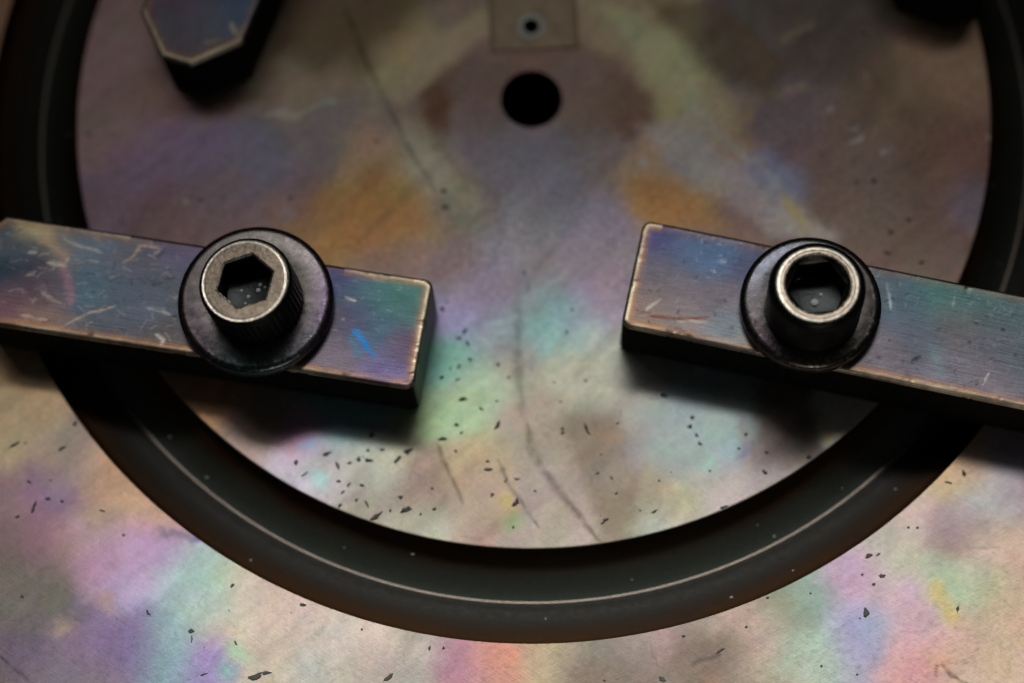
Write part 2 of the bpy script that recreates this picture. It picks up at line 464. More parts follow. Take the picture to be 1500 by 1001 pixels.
STAMPS = [
 # outline, softness px, colour (or factor), strength
 ([(700,72),(648,120),(634,152),(660,205),(705,270),(725,310),(835,310),(862,255),(898,205),(914,160),(888,112),(855,72)],38,(82,68,64),.62),
 ([(742,205),(690,205),(680,225),(716,282),(738,330),(842,330),(845,285),(895,215),(820,205)],48,(92,93,102),.75),
 ([(616,128),(640,112),(665,150),(655,200),(632,188)],12,(64,46,34),0.85),
 ([(920,118),(958,140),(955,185),(918,205),(900,160)],14,(74,58,50),0.85),
 ([(560,128),(640,62),(712,8),(728,40),(650,98),(590,160)],12,(112,97,79),0.72),
 ([(880,10),(930,20),(1000,85),(1028,140),(1010,160),(940,80)],10,(124,107,82),0.78),
 ([(575,170),(620,180),(700,262),(712,300),(668,312),(620,250)],14,(120,106,90),.45),
 ([(520,60),(560,20),(650,0),(430,0),(400,70),(470,110)],20,(60,50,38),0.78),
 ([(950,0),(1060,0),(1160,90),(1130,150),(1030,100)],18,(58,48,38),0.78),
 ([(545,235),(600,285),(625,335),(560,360),(470,372),(490,330)],22,(126,93,58),0.78),
 ([(925,262),(985,262),(1060,330),(960,330)],18,(122,89,56),0.72),
 ([(930,190),(1000,170),(1150,300),(1230,360),(1130,345),(1010,255)],14,(122,112,108),0.65),
 ([(640,320),(715,300),(760,300),(760,620),(700,600),(690,480),(650,420)],40,1.06,0.78),
 ([(830,610),(900,612),(935,700),(925,762),(860,740),(830,680)],14,(134,120,104),0.72),
 ([(800,640),(830,640),(880,780),(850,785)],10,(172,158,146),0.52),
 ([(930,600),(1080,560),(1100,640),(1000,700),(960,690)],22,(150,164,162),0.65),
 ([(610,590),(700,560),(740,580),(680,640),(620,640)],18,(158,180,146),0.65),
 ([(590,660),(650,650),(660,740),(600,730)],20,(150,132,122),0.65),
 ([(980,990),(1000,940),(1120,930),(1060,1001),(980,1001)],20,(136,122,112),0.65),
 ([(-60,690),(60,760),(112,900),(70,1030),(-60,1030)],40,.78,.8),
 ([(110,770),(200,775),(285,805),(240,880),(150,880)],26,(178,146,190),.45),
 ([(225,838),(310,828),(335,900),(250,970),(215,930)],24,(158,190,186),.45),
 ([(60,900),(150,890),(240,910),(230,990),(90,1001)],30,(118,102,136),.35),
 ([(820,965),(960,955),(1070,925),(1090,1030),(820,1030)],24,(126,114,104),.5),
 ([(390,860),(560,915),(640,960),(500,960),(400,940)],28,(206,190,178),.45),
 ([(1120,985),(1160,925),(1210,945),(1200,1010)],24,(168,192,170),.4),
 ([(1220,910),(1290,890),(1300,960),(1240,1000)],24,(160,156,192),.4),
 ([(1300,900),(1350,880),(1370,1000),(1300,1010)],26,(200,156,160),.4),
 ([(0,820),(80,830),(110,900),(40,930),(0,900)],24,(108,102,94),0.65),
]
def plate_tint(V):
    P = V[:, :2]
    C = paint(P, PLATE_BASE, PLATE_SPOTS, 0.0, 0.022, 3)
    for k, (pts, soft, col, al) in enumerate(STAMPS):
        w = min(1, al) * poly_mask(P, pts, 0.0, soft, 120 + k)
        if isinstance(col, float):
            C = C * (1 + (col - 1) * w[:, None])
        else:
            vm = float(np.mean([p[1] for p in pts]))
            C = C * (1 - w[:, None]) + w[:, None] * albedo(col, vm, float(np.mean([p[0] for p in pts])))
    x, y = P[:, 0], P[:, 1]
    wx = x + .05 * fbm(x * 5, y * 5, 201, 3); wy = y + .05 * fbm(x * 5, y * 5, 207, 3)
    st1 = fbm(wx * 5 + wy * 4, (wy - wx * .8) * 30, 211, 4, .6)       # wiped streaks
    st2 = fbm(wx * 30, wy * 5, 217, 4, .6)
    cl = fbm(wx * 22, wy * 22, 41, 5, .68)
    C = C * ((1 + .20 * cl) * (1 + .34 * st1) * (1 + .14 * st2))[:, None]
    hue = fbm(wx * 14, wy * 14, 71, 4, .6); hue2 = fbm(wx * 14, wy * 14, 77, 4, .6)
    C = C * np.stack([1 + .20 * hue, 1 - .08 * hue + .08 * hue2, 1 - .20 * hue2], 1)
    # etched web: thin darker veins between paler fields
    ve = np.abs(fbm(wx * 11 + 3, wy * 11, 231, 5, .62))
    C = C * (1 - .09 * np.exp(-(ve / .014) ** 2))[:, None]
    blo = np.clip((fbm(wx * 45, wy * 45, 241, 4, .7) - .10) * 5, 0, 1)
    C = C * (1 - .07 * blo)[:, None]
    # sandy etch: pale and dark grains
    gr = vnoise(x * 330, y * 330, 301) - .5; gr2 = vnoise(x * 150 + 9, y * 150, 305) - .5
    C = C * (1 + .11 * gr + .06 * gr2)[:, None]
    C = scratch(P, C, PLATE_LINES, 0.0)
    r2 = np.random.RandomState(11); L = []
    for _ in range(260):
        u, v = r2.uniform(-40, 1540), r2.uniform(0, 1030); a = r2.normal(0.4, .8); l = r2.uniform(6, 40)
        L.append(([(u, v), (u + l * math.cos(a), v - l * math.sin(a))], r2.uniform(1.2, 2.4), float(r2.choice([.68, .8, 1.3, 1.2])), .6))
    return np.clip(scratch(P, C, L, 0.0), 0.008, 0.95)

# ------------------------------------------------------------------ the faceplate
R_OUT, R_BORE = 1.1925, 0.0671
plate = thing("faceplate", "round steel faceplate with rainbow heat tint and dark ring groove, under the clamp bars", "faceplate")

def polar(radii, thetas, wrap):
    nr, nt_ = len(radii), len(thetas)
    V = np.stack([np.outer(radii, np.cos(thetas)), np.outer(radii, np.sin(thetas)), np.zeros((nr, nt_))], 2)
    i = np.arange(nr - 1)[:, None]; j = np.arange(nt_ if wrap else nt_ - 1)[None]
    j2 = (j + 1) % nt_
    F = np.stack([i * nt_ + j, (i + 1) * nt_ + j, (i + 1) * nt_ + j2, i * nt_ + j2], 2).reshape(-1, 4)
    return V, F

def azimuths(dense, coarse):
    """denser over the part of the plate that faces the viewer"""
    a = np.linspace(math.radians(160), math.radians(380), dense, endpoint=False)
    b = np.linspace(math.radians(20), math.radians(160), coarse, endpoint=False)
    return np.concatenate([a, b])

# disc: flat top with a softly broken edge, then the wall down into the groove
rr = np.concatenate([[R_BORE, R_BORE + .0004], np.linspace(R_BORE + .006, 0.9955, 234), [.9982, .9991, .9997, 1.0]])
V, F = polar(rr, azimuths(1150, 330), True)
edge = V[-4:]; edge[1, :, 2] = -.0002; edge[2, :, 2] = -.0007; edge[3, :, 2] = -.0018
V[0, :, 2] = -.0002
V = V.reshape(-1, 3)
hc0 = at(778, 38, .004)
F = F[(np.hypot(V[:, 0] - hc0[0], V[:, 1] - hc0[1])[F] > .024).all(1)]
mesh_obj("disc", V, F, M_plate, plate, True, {'tint': plate_tint(V)})

# rim beyond the groove
rr = np.concatenate([[R_OUT, R_OUT + .003, R_OUT + .006], np.linspace(R_OUT + .010, 1.80, 150), np.linspace(1.86, 2.6, 12)])
V, F = polar(rr, azimuths(1250, 200), True)
V[0, :, 2] = 0
V = V.reshape(-1, 3)
mesh_obj("rim", V, F, M_plate, plate, True, {'tint': plate_tint(V)})

# groove: concave channel between disc and rim
Rl, Zl = 1.0983, -0.079
gp = [(1.0, -.0018), (1.0005, -.026), (1.003, -.034), (1.010, -.040)]
gp += [(1.010 + (Rl - 1.010) * t, -.040 + (Zl + .040) * math.sin(t * math.pi / 2)) for t in np.linspace(.06, 1, 18)]
gp += [(Rl + .006, Zl + .0015)]
gp += [(Rl + .006 + (1.184 - Rl - .006) * t, Zl + .0015 + .030 * (1 - math.cos(t * math.pi / 2))) for t in np.linspace(.05, 1, 20)]
gp += [(1.1895, -.034), (1.1920, -.018), (R_OUT, -.0003)]
gV, gF = lathe(gp, 360)
gr_, gz_ = np.hypot(gV[:, 0], gV[:, 1]), gV[:, 2]
gcol = np.tile(np.array([[0.056, 0.066, 0.056]]), (len(gV), 1))
gcol[gr_ > Rl + .004] = (.020, .0205, .0175)
w = (1.2 * np.exp(-((gr_ - 1.012) / .028) ** 2) + 1.3 * np.exp(-((gr_ - 1.184) / .032) ** 2))[:, None]
w *= (0.75 + .8 * fbm(np.arctan2(gV[:, 1], gV[:, 0]) * 9, gr_ * 30, 5, 3))[:, None]
gcol = gcol * (1 - np.clip(w, 0, 1)) + np.clip(w, 0, 1) * np.array([0.060, 0.025, 0.007])
mesh_obj("groove", gV, gF, M_groove, plate, True, {'tint': gcol})
sp_ = [(Rl - .0048, Zl - .003), (Rl - .0044, Zl + .0006), (Rl - .0030, Zl + .0018), (Rl + .0030, Zl + .0018), (Rl + .0044, Zl + .0006), (Rl + .0048, Zl - .003)]
sV, sF = lathe(sp_, 360)
mesh_obj("groove_seam", sV, sF, M_seam, plate)

# central bore
bV, bF = lathe([(R_BORE, -.0002), (R_BORE, -.25), (.0001, -.25)], 96)
mesh_obj("bore", bV, bF, M_dark, plate)

# square key block above the bore with a small tapped hole
hc0 = at(778, 38, .004)
kc = at(781, 20, .003)
def key_block():
    hw, top = .098, .0022
    y0 = at(781, 73, .004)[1]; y1 = y0 + .24
    xc = kc[0]
    hc = at(778, 38, .004); r_in, r_out = .0165, .034
    seg = 48
    def sq(a):
        c, s = math.cos(a), math.sin(a)
        # ray from hole centre to the block outline
        ts = []
        if c > 1e-9: ts.append((xc + hw - hc[0]) / c)
        if c < -1e-9: ts.append((xc - hw - hc[0]) / c)
        if s > 1e-9: ts.append((y1 - hc[1]) / s)
        if s < -1e-9: ts.append((y0 - hc[1]) / s)
        t = min(ts); return hc[0] + c * t, hc[1] + s * t
    angs = sorted(set([2 * math.pi * k / seg for k in range(seg)] +
                      [math.atan2(y - hc[1], x - hc[0]) % (2 * math.pi) for x in (xc - hw, xc + hw) for y in (y0, y1)]))
    n = len(angs); V = []; rings = 6
    for a in angs: V.append((*sq(a), -.002))
    for a in angs: V.append((*sq(a), top - .0015))
    for f in (.90, .6, .3):
        for a in angs:
            q = sq(a); ex, ey = hc[0] + r_out * math.cos(a), hc[1] + r_out * math.sin(a)
            V.append((ex + (q[0] - ex) * f, ey + (q[1] - ey) * f, top))
    for r, z in ((r_out, top), (r_out * .93, top + .0006), (r_in * 1.12, top + .0004), (r_in, top - .006), (r_in, -.12)):
        for a in angs: V.append((hc[0] + r * math.cos(a), hc[1] + r * math.sin(a), z))
    F = []
    nr = len(V) // n
    for i in range(nr - 1):
        for j in range(n):
            j2 = (j + 1) % n
            F.append((i * n + j, i * n + j2, (i + 1) * n + j2, (i + 1) * n + j))
    V = np.array(V)
    C = np.tile(np.array([[.52, .41, .29]]), (len(V), 1))
    C *= (1 + .5 * fbm(V[:, 0] * 30, V[:, 1] * 30, 9, 3))[:, None]
    ring = np.arange(len(V)) // n
    C[ring <= 2] = (.45, .34, .23)
    C[(ring >= 6) & (ring <= 7)] = (.58, .57, .52)
    C[ring >= 8] = .01
    return V, F, C, hc
kV, kF, kC, hc = key_block()
kb = mesh_obj("key_block", kV, kF, M_plate, plate, False, {'tint': kC})

# ------------------------------------------------------------------ pits in the plate
PITS = """681 486 14 5 50;672 496 8 5 0;685 503 10 5 -60;689 527 6 5 0;672 537 8 4 70;647 553 8 5 40;678 585 18 7 10;705 599 7 4 -30;
669 622 8 5 0;729 624 17 7 60;660 540 10 3 60;670 557 9 3 35;730 534 6 4 30;676 634 6 4 50;824 628 6 4 20;648 453 8 6 -50;838 454 5 4 0;
830 487 8 3 80;745 553 5 4 0;858 558 5 4 0;728 588 5 3 20;433 678 8 6 80;478 665 16 6 25;495 682 12 5 -70;447 694 16 3 35;512 678 9 3 15;
525 673 9 7 70;540 675 13 6 -10;545 637 12 10 70;539 660 6 4 0;560 659 8 5 0;582 673 22 5 48;597 662 16 8 15;648 643 16 6 5;668 661 5 4 60;
716 688 14 5 0;496 705 8 4 0;511 710 10 3 45;502 721 8 4 40;530 711 9 4 -10;497 741 8 5 60;537 738 14 4 -60;522 732 6 4 60;587 729 8 7 0;
595 746 17 8 20;551 757 26 7 35;572 748 6 4 70;637 746 7 5 20;616 753 5 4 30;633 715 4 4 0;859 629 17 5 -70;824 634 7 5 30;715 676 7 4 -20;
741 704 10 3 55;757 702 9 3 -10;756 737 14 9 55;721 725 8 4 50;886 763 16 6 40;896 700 7 3 -60;876 693 7 3 5;784 719 5 3 0;903 723 5 3 45;
958 750 13 3 25;752 773 4 4 0;972 580 14 6 -15;1014 612 6 5 0;1011 625 9 6 0;1020 638 8 5 -50;1025 650 9 5 -45;1093 637 6 5 0;1120 692 10 5 -40;
1185 670 9 7 30;1060 743 11 4 20;1082 657 5 4 0;1123 663 7 5 0;1412 694 12 7 -70;1390 707 13 3 -15;1273 814 12 6 20;1287 812 9 3 30;
1293 844 11 7 0;1280 856 5 5 0;1269 898 15 10 80;1331 773 5 4 0;1344 773 5 4 0;1263 842 4 4 0;1403 892 12 5 80;1001 932 6 4 0;1124 876 6 4 0;
1055 953 16 4 30;1093 918 4 4 0;1203 976 4 4 0;49 743 20 6 70;20 652 18 4 30;90 657 14 6 30;70 731 10 4 -10;91 734 7 5 -20;26 757 9 4 20;
42 706 8 4 -30;110 621 9 5 50;280 925 9 8 0;281 937 11 3 88;217 898 11 4 -60;340 858 9 4 50;444 886 10 5 0;374 992 26 9 20;390 986 16 5 12;
345 942 8 3 -60;298 988 12 3 20;181 784 5 4 0;32 874 6 4 -40;629 950 8 5 80;650 949 5 5 0;530 922 4 4 0;569 993 18 6 40;970 996 14 8 -30;
150 748 9 3 -20;650 280 9 6 20;652 303 9 6 10;551 207 6 5 0;1280 265 9 6 40;1255 268 8 4 80;1332 323 8 7 20;1265 50 7 4 0;295 293 8 6 -20;
130 198 6 5 0;425 290 6 5 0;1305 340 8 6 30;1350 385 9 4 10;1300 370 12 4 -5;768 400 4 4 0;905 620 5 3 30;1040 690 5 3 10;812 560 4 3 0"""
def pit_mesh(u, v, l, wd, ang):
    c = at(u, v, 0)[:2]
    a = math.radians(ang); e = 8; l *= .9; wd *= .85
    p1 = at(u + e * math.cos(a), v - e * math.sin(a), 0)[:2] - c; p1 /= e
    p2 = at(u + e * math.sin(a), v + e * math.cos(a), 0)[:2] - c; p2 /= e
    n = 12; V = []; F = []
    jit = [random.uniform(.55, 1.25) for _ in range(n)]
    bend = random.uniform(-.35, .35)
    for k, (sc, z) in enumerate(((1.12, .0006), (.85, .0022))):
        for i in range(n):
            t = 2 * math.pi * i / n
            q = p1 * (math.cos(t) * l * .5 * sc * jit[i]) + p2 * ((math.sin(t) * wd * .5 * jit[(i * 5) % n] + bend * wd * math.cos(t) ** 2) * sc)
            V.append((c[0] + q[0], c[1] + q[1], z))
    F += [(i, (i + 1) % n, n + (i + 1) % n, n + i) for i in range(n)]
    F.append(tuple(range(n, 2 * n)))
    return V, F
small_V, small_F = [], []
for row in PITS.replace('\n', '').split(';'):
    u, v, l, wd, ang = map(float, row.split())
    V, F = pit_mesh(u, v, l, wd, ang)
    if l >= 12:
        mesh_obj("scale_fleck", V, F, M_pit, plate, False)
    else:
        b0 = len(small_V); small_V += V; small_F += [tuple(i + b0 for i in f) for f in F]
r3 = np.random.RandomState(5)
for _ in range(60):
    u, v = r3.uniform(-60, 1560), r3.uniform(330, 1040)
    c = at(u, v); r = math.hypot(c[0], c[1])
    if .985 < r < 1.21 or r < .08: continue
    l = r3.uniform(1.6, 4.2)
    V, F = pit_mesh(u, v, l, l * r3.uniform(.5, .9), r3.uniform(0, 180))
    b0 = len(small_V); small_V += V; small_F += [tuple(i + b0 for i in f) for f in F]
sm = mesh_obj("scale_specks", small_V, small_F, M_pit, plate, False)
sm['kind'] = 'stuff'
# pale dust caught in the groove
gpr = np.array(gp)
dV_, dF_ = [], []
for _ in range(26):
    th_ = r3.uniform(math.radians(175), math.radians(368)); r_ = r3.uniform(1.012, 1.182)
    if abs(r_ - Rl) < .012: continue
    z_ = float(np.interp(r_, gpr[4:, 0], gpr[4:, 1])) + .0006
    l = r3.uniform(.0018, .0042); n = 7
    b0 = len(dV_)
    for k, (sc, dz) in enumerate(((1, 0), (.6, .0012))):
        for i in range(n):
            t = 2 * math.pi * i / n
            dV_.append((r_ * math.cos(th_) + l * sc * math.cos(t) * r3.uniform(.6, 1.1), r_ * math.sin(th_) + l * sc * .7 * math.sin(t) * r3.uniform(.6, 1.1), z_ + dz))
    dF_ += [(b0 + i, b0 + (i + 1) % n, b0 + n + (i + 1) % n, b0 + n + i) for i in range(n)] + [tuple(range(b0 + n, b0 + 2 * n))]
dm = mesh_obj("groove_dust", dV_, dF_, M_drop, plate, False)
dm['kind'] = 'stuff'

# ------------------------------------------------------------------ clamp bars
SAT = 0.94
GAIN = 0.60                   # the bar tops catch the lamp better than the plate
BH = 0.162                    # bar height
BW = 0.236                    # bar width
BL = 0.985                    # bar length
TIPF, CH = 0.034, 0.084       # half of the tip flat, chamfer depth
RC = 0.020                    # corner radius at the square end

def half_width(x):
    """x = 0 at the pointed tip, BL at the square end"""
    h = np.full_like(x, BW / 2)
    h = np.minimum(h, TIPF + np.maximum(x, 0) * (BW / 2 - TIPF) / CH)
    d = x - (BL - RC)
    return np.where(d > 0, BW / 2 - RC + np.sqrt(np.maximum(RC * RC - d * d, 0)), h)

def bar_sdf(x, y):
    """distance inside the outline (positive inside)"""
    nx, ny = (BW / 2 - TIPF), CH
    n = math.hypot(nx, ny)
    dch = ((TIPF - np.abs(y)) * ny + x * nx) / n
    qx = x - (BL - RC); qy = np.abs(y) - (BW / 2 - RC)
    corner = RC - np.hypot(np.maximum(qx, 0), np.maximum(qy, 0)) - np.minimum(np.maximum(qx, qy), 0)
    return np.minimum(np.minimum(corner, dch), np.minimum(x, BW / 2 - np.abs(y)))

def make_bar_mesh(name, root, M, nx, ny, tint_fn, fillet=.008):
    """M maps local (x, y) to disc radii for painting only; the mesh is in bar-local axes"""
    e = np.array([0, .002, .004, .006, .009, .013, .018])
    xs = np.concatenate([e, np.linspace(.026, BL - .026, nx), BL - e[::-1]])
    ev = np.array([0, .012, .025, .040, .060, .085, .11, .14])
    vs = np.concatenate([-1 + ev, np.linspace(-.83, .83, ny), 1 - ev[::-1]])
    X, Vv = np.meshgrid(xs, vs, indexing='ij')
    Y = Vv * half_width(xs)[:, None]
    d = np.maximum(bar_sdf(X, Y), 0)
    dd = np.minimum(d, fillet)
    Z = BH - fillet + np.sqrt(np.maximum(fillet ** 2 - (fillet - dd) ** 2, 0))
    # nicks along the edges and shallow dents on top
    Z -= .0011 * np.clip(fbm(X * 45, Y * 45, 33, 3) - .13, 0, 1) * 6 * np.exp(-(d / .014) ** 2)
    Vt = np.stack([X, Y, Z], 2).reshape(-1, 3)
    a, b = X.shape
    i = np.arange(a - 1)[:, None]; j = np.arange(b - 1)[None]
    Ft = np.stack([i * b + j, (i + 1) * b + j, (i + 1) * b + j + 1, i * b + j + 1], 2).reshape(-1, 4)
    loop = [k for k in range(0, b)] + [r * b + b - 1 for r in range(1, a)] + [(a - 1) * b + k for k in range(b - 2, -1, -1)] + [r * b for r in range(a - 2, 0, -1)]
    loop = np.array(loop)
    rings = [Vt[loop]]
    for z in (BH - fillet - .0025, BH * .70, BH * .35, .006, .0006):
        q = Vt[loop].copy(); q[:, 2] = z
        if z < .003:
            c = np.array([BL / 2, 0]); q[:, :2] = c + (q[:, :2] - c) * .992
        rings.append(q)
    Vs = [Vt]; Fs = [Ft]; prev = loop; n0 = len(Vt); L = len(loop)
    for q in rings[1:]:
        cur = np.arange(n0, n0 + L); n0 += L
        Vs.append(q)
        Fs.append(np.stack([np.roll(prev, -1), prev, cur, np.roll(cur, -1)], 1)[:, ::-1])
        prev = cur
    V = np.concatenate(Vs); F = np.concatenate(Fs)
    T = tint_fn(V, np.maximum(bar_sdf(V[:, 0], V[:, 1]), 0))
    return mesh_obj(name, V, F, M_bar, root, True, {'tint': np.clip(T, .006, .95), 'wall': np.where(V[:, 2] < BH - fillet - .001, np.where(V[:, 0] > BL - .004, .15, 1.0), 0.0)})

def bar_frame(tip_xy, end_xy):
    """local x runs from the tip to the square end"""
    t = np.array(tip_xy); e = np.array(end_xy)
    a = math.atan2(e[1] - t[1], e[0] - t[0])
    return a

def local_to_plate(V, loc, a):
    c, s = math.cos(a), math.sin(a)
    return np.stack([loc[0] + c * V[:, 0] - s * V[:, 1], loc[1] + s * V[:, 0] + c * V[:, 1]], 1)

def bar_tint(loc, a, base, spots, lines, wear_seed, edge_fn):
    def fn(V, d):
        P = local_to_plate(V, loc, a)
        C = paint(P, base, spots, BH, 0.012, wear_seed)
        C = C * (1 + .35 * fbm(V[:, 0] * 30, V[:, 1] * 46, wear_seed + 5, 5, .6))[:, None]
        C = scratch(P, C, lines, BH)
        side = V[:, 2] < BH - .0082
        nz = fbm(V[:, 0] * 70, V[:, 1] * 70, wear_seed + 9, 4, .65)
        amt = edge_fn(V) * np.clip(.82 + 1.3 * fbm(V[:, 0] * 9, V[:, 1] * 9 + 3, wear_seed + 17, 3), .3, 1.15)                     # edge wear, kept low on back edges so they stay dark
        halo = np.clip(np.exp(-((d - .009) / .0105) ** 2) * np.minimum(1, amt * 1.5) * (1 + 1.6 * nz), 0, 1)[:, None]
        C = C * (1 - .62 * halo) + .62 * halo * np.array([.56, .27, .10])
        bright = np.clip(1.5 * np.exp(-(d / .0105) ** 4) * amt ** 2 * (1.0 + 1.5 * nz), 0, 1)[:, None]
        C = C * (1 - bright) + bright * np.array([.98, .84, .64])
        plain = np.clip((.35 - amt) / .2, 0, 1) * np.exp(-(d / .008) ** 4)
        C = C * (1 - .8 * plain[:, None])  # little-worn back edges get their shade from this darker colour
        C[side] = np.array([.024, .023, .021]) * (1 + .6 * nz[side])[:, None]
        endf = side & (V[:, 0] > BL - .004)
        C[endf] = np.array([.30, .31, .28])
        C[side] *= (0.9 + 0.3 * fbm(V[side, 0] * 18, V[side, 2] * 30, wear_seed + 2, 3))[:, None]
        return C
    return fn

def rand_scratches(seed, n, box, col, ang, spread, lmax, wmax, al):
    r = np.random.RandomState(seed); L = []
    for _ in range(n):
        u, v = r.uniform(box[0], box[2]), r.uniform(box[1], box[3]); a = r.normal(ang, spread); l = r.uniform(4, lmax)
        mid = (u + l * .5 * math.cos(a) + r.normal(0, l * .06), v - l * .5 * math.sin(a) + r.normal(0, l * .06))
        L.append(([(u, v), mid, (u + l * math.cos(a), v - l * math.sin(a))], r.uniform(1.0, wmax), col, al * r.uniform(.5, 1)))
    return L

G_BAR = "clamp bars lying on the faceplate"
# ---- left bar
eL = (at(633, 410, BH)[:2] + at(609, 571, BH)[:2]) / 2
backL = at(300, 351, BH)[:2] - at(30, 312, BH)[:2]
frontL = at(560, 562, BH)[:2] - at(60, 482, BH)[:2]
dirL = backL / np.linalg.norm(backL) + frontL / np.linalg.norm(frontL); dirL /= np.linalg.norm(dirL)
aL = math.atan2(dirL[1], dirL[0])
tipL = eL - dirL * BL
barL = thing("clamp_bar", "dark steel clamp bar with blue paint smudge and scuffed tapered tip, left of the bore", "clamp bar", (tipL[0], tipL[1], 0), aL, G_BAR)
L_base = [(10,400,26,(46,60,76)),(20,350,20,(70,76,84)),(110,342,26,(98,94,90)),(135,350,22,(72,92,112)),(200,372,26,(86,86,96)),(255,372,22,(84,80,104)),
 (60,430,26,(86,76,86)),(18,440,20,(112,82,90)),(130,430,26,(76,100,116)),(200,430,28,(80,90,106)),(245,420,20,(78,84,92)),(60,465,18,(126,104,98)),
 (150,482,24,(86,86,96)),(230,512,22,(92,86,88)),(500,400,18,(66,66,100)),(530,420,20,(70,94,110)),(580,430,22,(66,110,106)),(602,455,16,(72,104,104)),
 (560,482,20,(70,100,120)),(520,470,20,(80,80,106)),(590,505,14,(98,82,102)),(500,522,20,(114,106,120)),(560,542,18,(110,102,144)),(480,470,16,(84,78,88)),(350,430,40,(70,70,78))]
L_spots = [([(38,330),(70,342)],15,(158,138,108),.85),([(70,350),(95,375)],9,(146,124,100),.6),([(90,385),(100,440)],6,(142,96,112),.5),([(0,408),(20,385)],14,(44,58,74),.6),
 ([(523,489),(536,507)],5.5,(20,120,190),.95),([(540,512),(549,522)],3.6,(20,120,190),.8),([(515,500),(528,522)],4.5,(60,120,150),.6),
 ([(30,455),(120,470)],7,(132,112,104),.5),([(10,470),(90,482)],5,(150,118,100),.6),([(240,520),(285,532)],6,(104,96,96),.5)]
L_lines = [([(95,350),(118,362),(140,366),(150,370)],2.2,(175,165,150),.8),([(40,370),(55,370)],2,(190,175,165),.8),([(70,385),(95,388),(100,378)],3,(185,160,150),.8),
 ([(140,345),(152,360)],3,(128,112,80),.8),([(195,375),(205,360),(235,362)],2.4,(150,128,104),.8),([(180,385),(200,372)],2,(160,140,115),.7),
 ([(60,430),(90,445)],2.4,(170,150,145),.7),([(95,475),(135,458),(170,448)],2,(165,150,140),.8),([(215,450),(250,460)],2.6,(160,160,160),.7),
 ([(30,462),(70,468)],2.4,(190,150,135),.7),([(505,434),(516,438),(522,440)],2,(170,165,160),.8),([(228,490),(240,500),(236,508)],2.4,(190,185,180),.8)]
L_lines += rand_scratches(21, 150, (0, 330, 280, 520), (150, 142, 136), .25, .7, 18, 1.5, .5)
L_lines += rand_scratches(22, 60, (0, 330, 280, 520), (40, 40, 48), .3, .8, 16, 1.7, .7)
L_lines += rand_scratches(23, 36, (480, 400, 610, 560), (140, 138, 145), -.1, .6, 10, 1.4, .5)
def wearL(V):
    x, y = V[:, 0], V[:, 1]
    w = np.full(len(V), .55)
    w = np.where(x > BL - .05, 1.0, w)
    w = np.where((y < -BW / 2 + .03), .75, w)
    bk = y > BW / 2 - .03
    w = np.where(bk, np.where(x < .35, .5, np.where(x > .80, .45, .15)), w)
    w = np.where(bk & (x > BL - .04), .9, w)
    return w
make_bar_mesh("body", barL, None, 420, 130, bar_tint(tipL, aL, L_base, L_spots, L_lines, 51, wearL))

# ---- right bar
eR = (at(942, 321, BH)[:2] + at(910, 478, BH)[:2]) / 2
backR = at(1490, 432, BH)[:2] - at(960, 322, BH)[:2]
frontR = at(1490, 590, BH)[:2] - at(930, 480, BH)[:2]
dirR = -(backR / np.linalg.norm(backR) + frontR / np.linalg.norm(frontR)); dirR /= np.linalg.norm(dirR)
aR = math.atan2(dirR[1], dirR[0])
tipR = eR - dirR * BL
barR = thing("clamp_bar", "dark steel clamp bar with golden worn square end and rusty scratch, on the right", "clamp bar", (tipR[0], tipR[1], 0), aR, G_BAR)
R_base = [(965,347,20,(66,66,104)),(1005,362,22,(70,84,110)),(945,400,22,(90,88,100)),(1040,382,20,(70,94,124)),(1000,420,24,(104,98,106)),(942,442,20,(126,112,106)),
 (1062,440,22,(106,98,108)),(1005,472,22,(130,120,120)),(1062,482,18,(114,128,138)),(1290,412,20,(76,86,92)),(1325,425,22,(72,90,104)),(1372,432,24,(66,106,106)),
 (1425,440,24,(68,104,104)),(1490,455,24,(78,98,102)),(1340,482,26,(86,95,110)),(1400,472,24,(96,90,92)),(1292,522,22,(112,106,116)),(1400,552,24,(116,113,126)),
 (1452,562,22,(126,118,130)),(1490,522,26,(86,96,106)),(1190,440,40,(84,84,90)),(1100,400,16,(74,80,104)),(1450,500,24,(90,94,104))]
R_spots = [([(1368,515),(1374,545)],8,(104,134,142),.5),([(1300,420),(1302,460)],6,(84,110,124),.5),([(1080,495),(1100,500)],8,(140,130,126),.5)]
R_lines = [([(945,455),(958,445),(968,438)],2.6,(178,168,158),.8),([(948,464),(980,466),(1020,468),(1040,464)],2.6,(110,62,48),.95),([(990,470),(1036,472)],2,(170,160,150),.8),
 ([(930,455),(955,458)],2,(120,76,60),.7),([(950,470),(953,480)],1.8,(70,60,50),.8),([(1300,415),(1304,455)],1.8,(165,168,170),.8),([(1440,565),(1449,545)],1.8,(180,178,175),.8),
 ([(1400,435),(1396,450)],1.6,(160,160,160),.6),([(1055,380),(1064,384)],3,(150,150,165),.6),([(1336,530),(1350,522)],2.6,(46,50,56),.9),([(1285,520),(1289,526)],3.5,(40,44,50),.9),
 ([(1466,484),(1470,482)],3.2,(40,42,48),.9),([(1428,475),(1431,472)],3,(44,46,52),.8),([(1485,518),(1491,521)],3,(44,46,54),.8),([(1302,498),(1303,499)],2.6,(40,42,48),.9),
 ([(1000,384),(1004,383)],2.4,(46,48,60),.8),([(1019,405),(1021,408)],2.4,(46,46,56),.8),([(1032,355),(1034,356)],2,(46,46,60),.8),([(1420,500),(1421,504)],3,(70,62,62),.8)]
R_lines += rand_scratches(31, 70, (915, 330, 1090, 490), (150, 145, 148), -.15, .8, 9, 1.3, .42)
R_lines += rand_scratches(32, 90, (1280, 400, 1500, 570), (146, 146, 152), .2, .9, 9, 1.3, .4)
R_lines += rand_scratches(33, 90, (915, 330, 1500, 570), (42, 44, 52), .4, .9, 9, 1.8, .75)
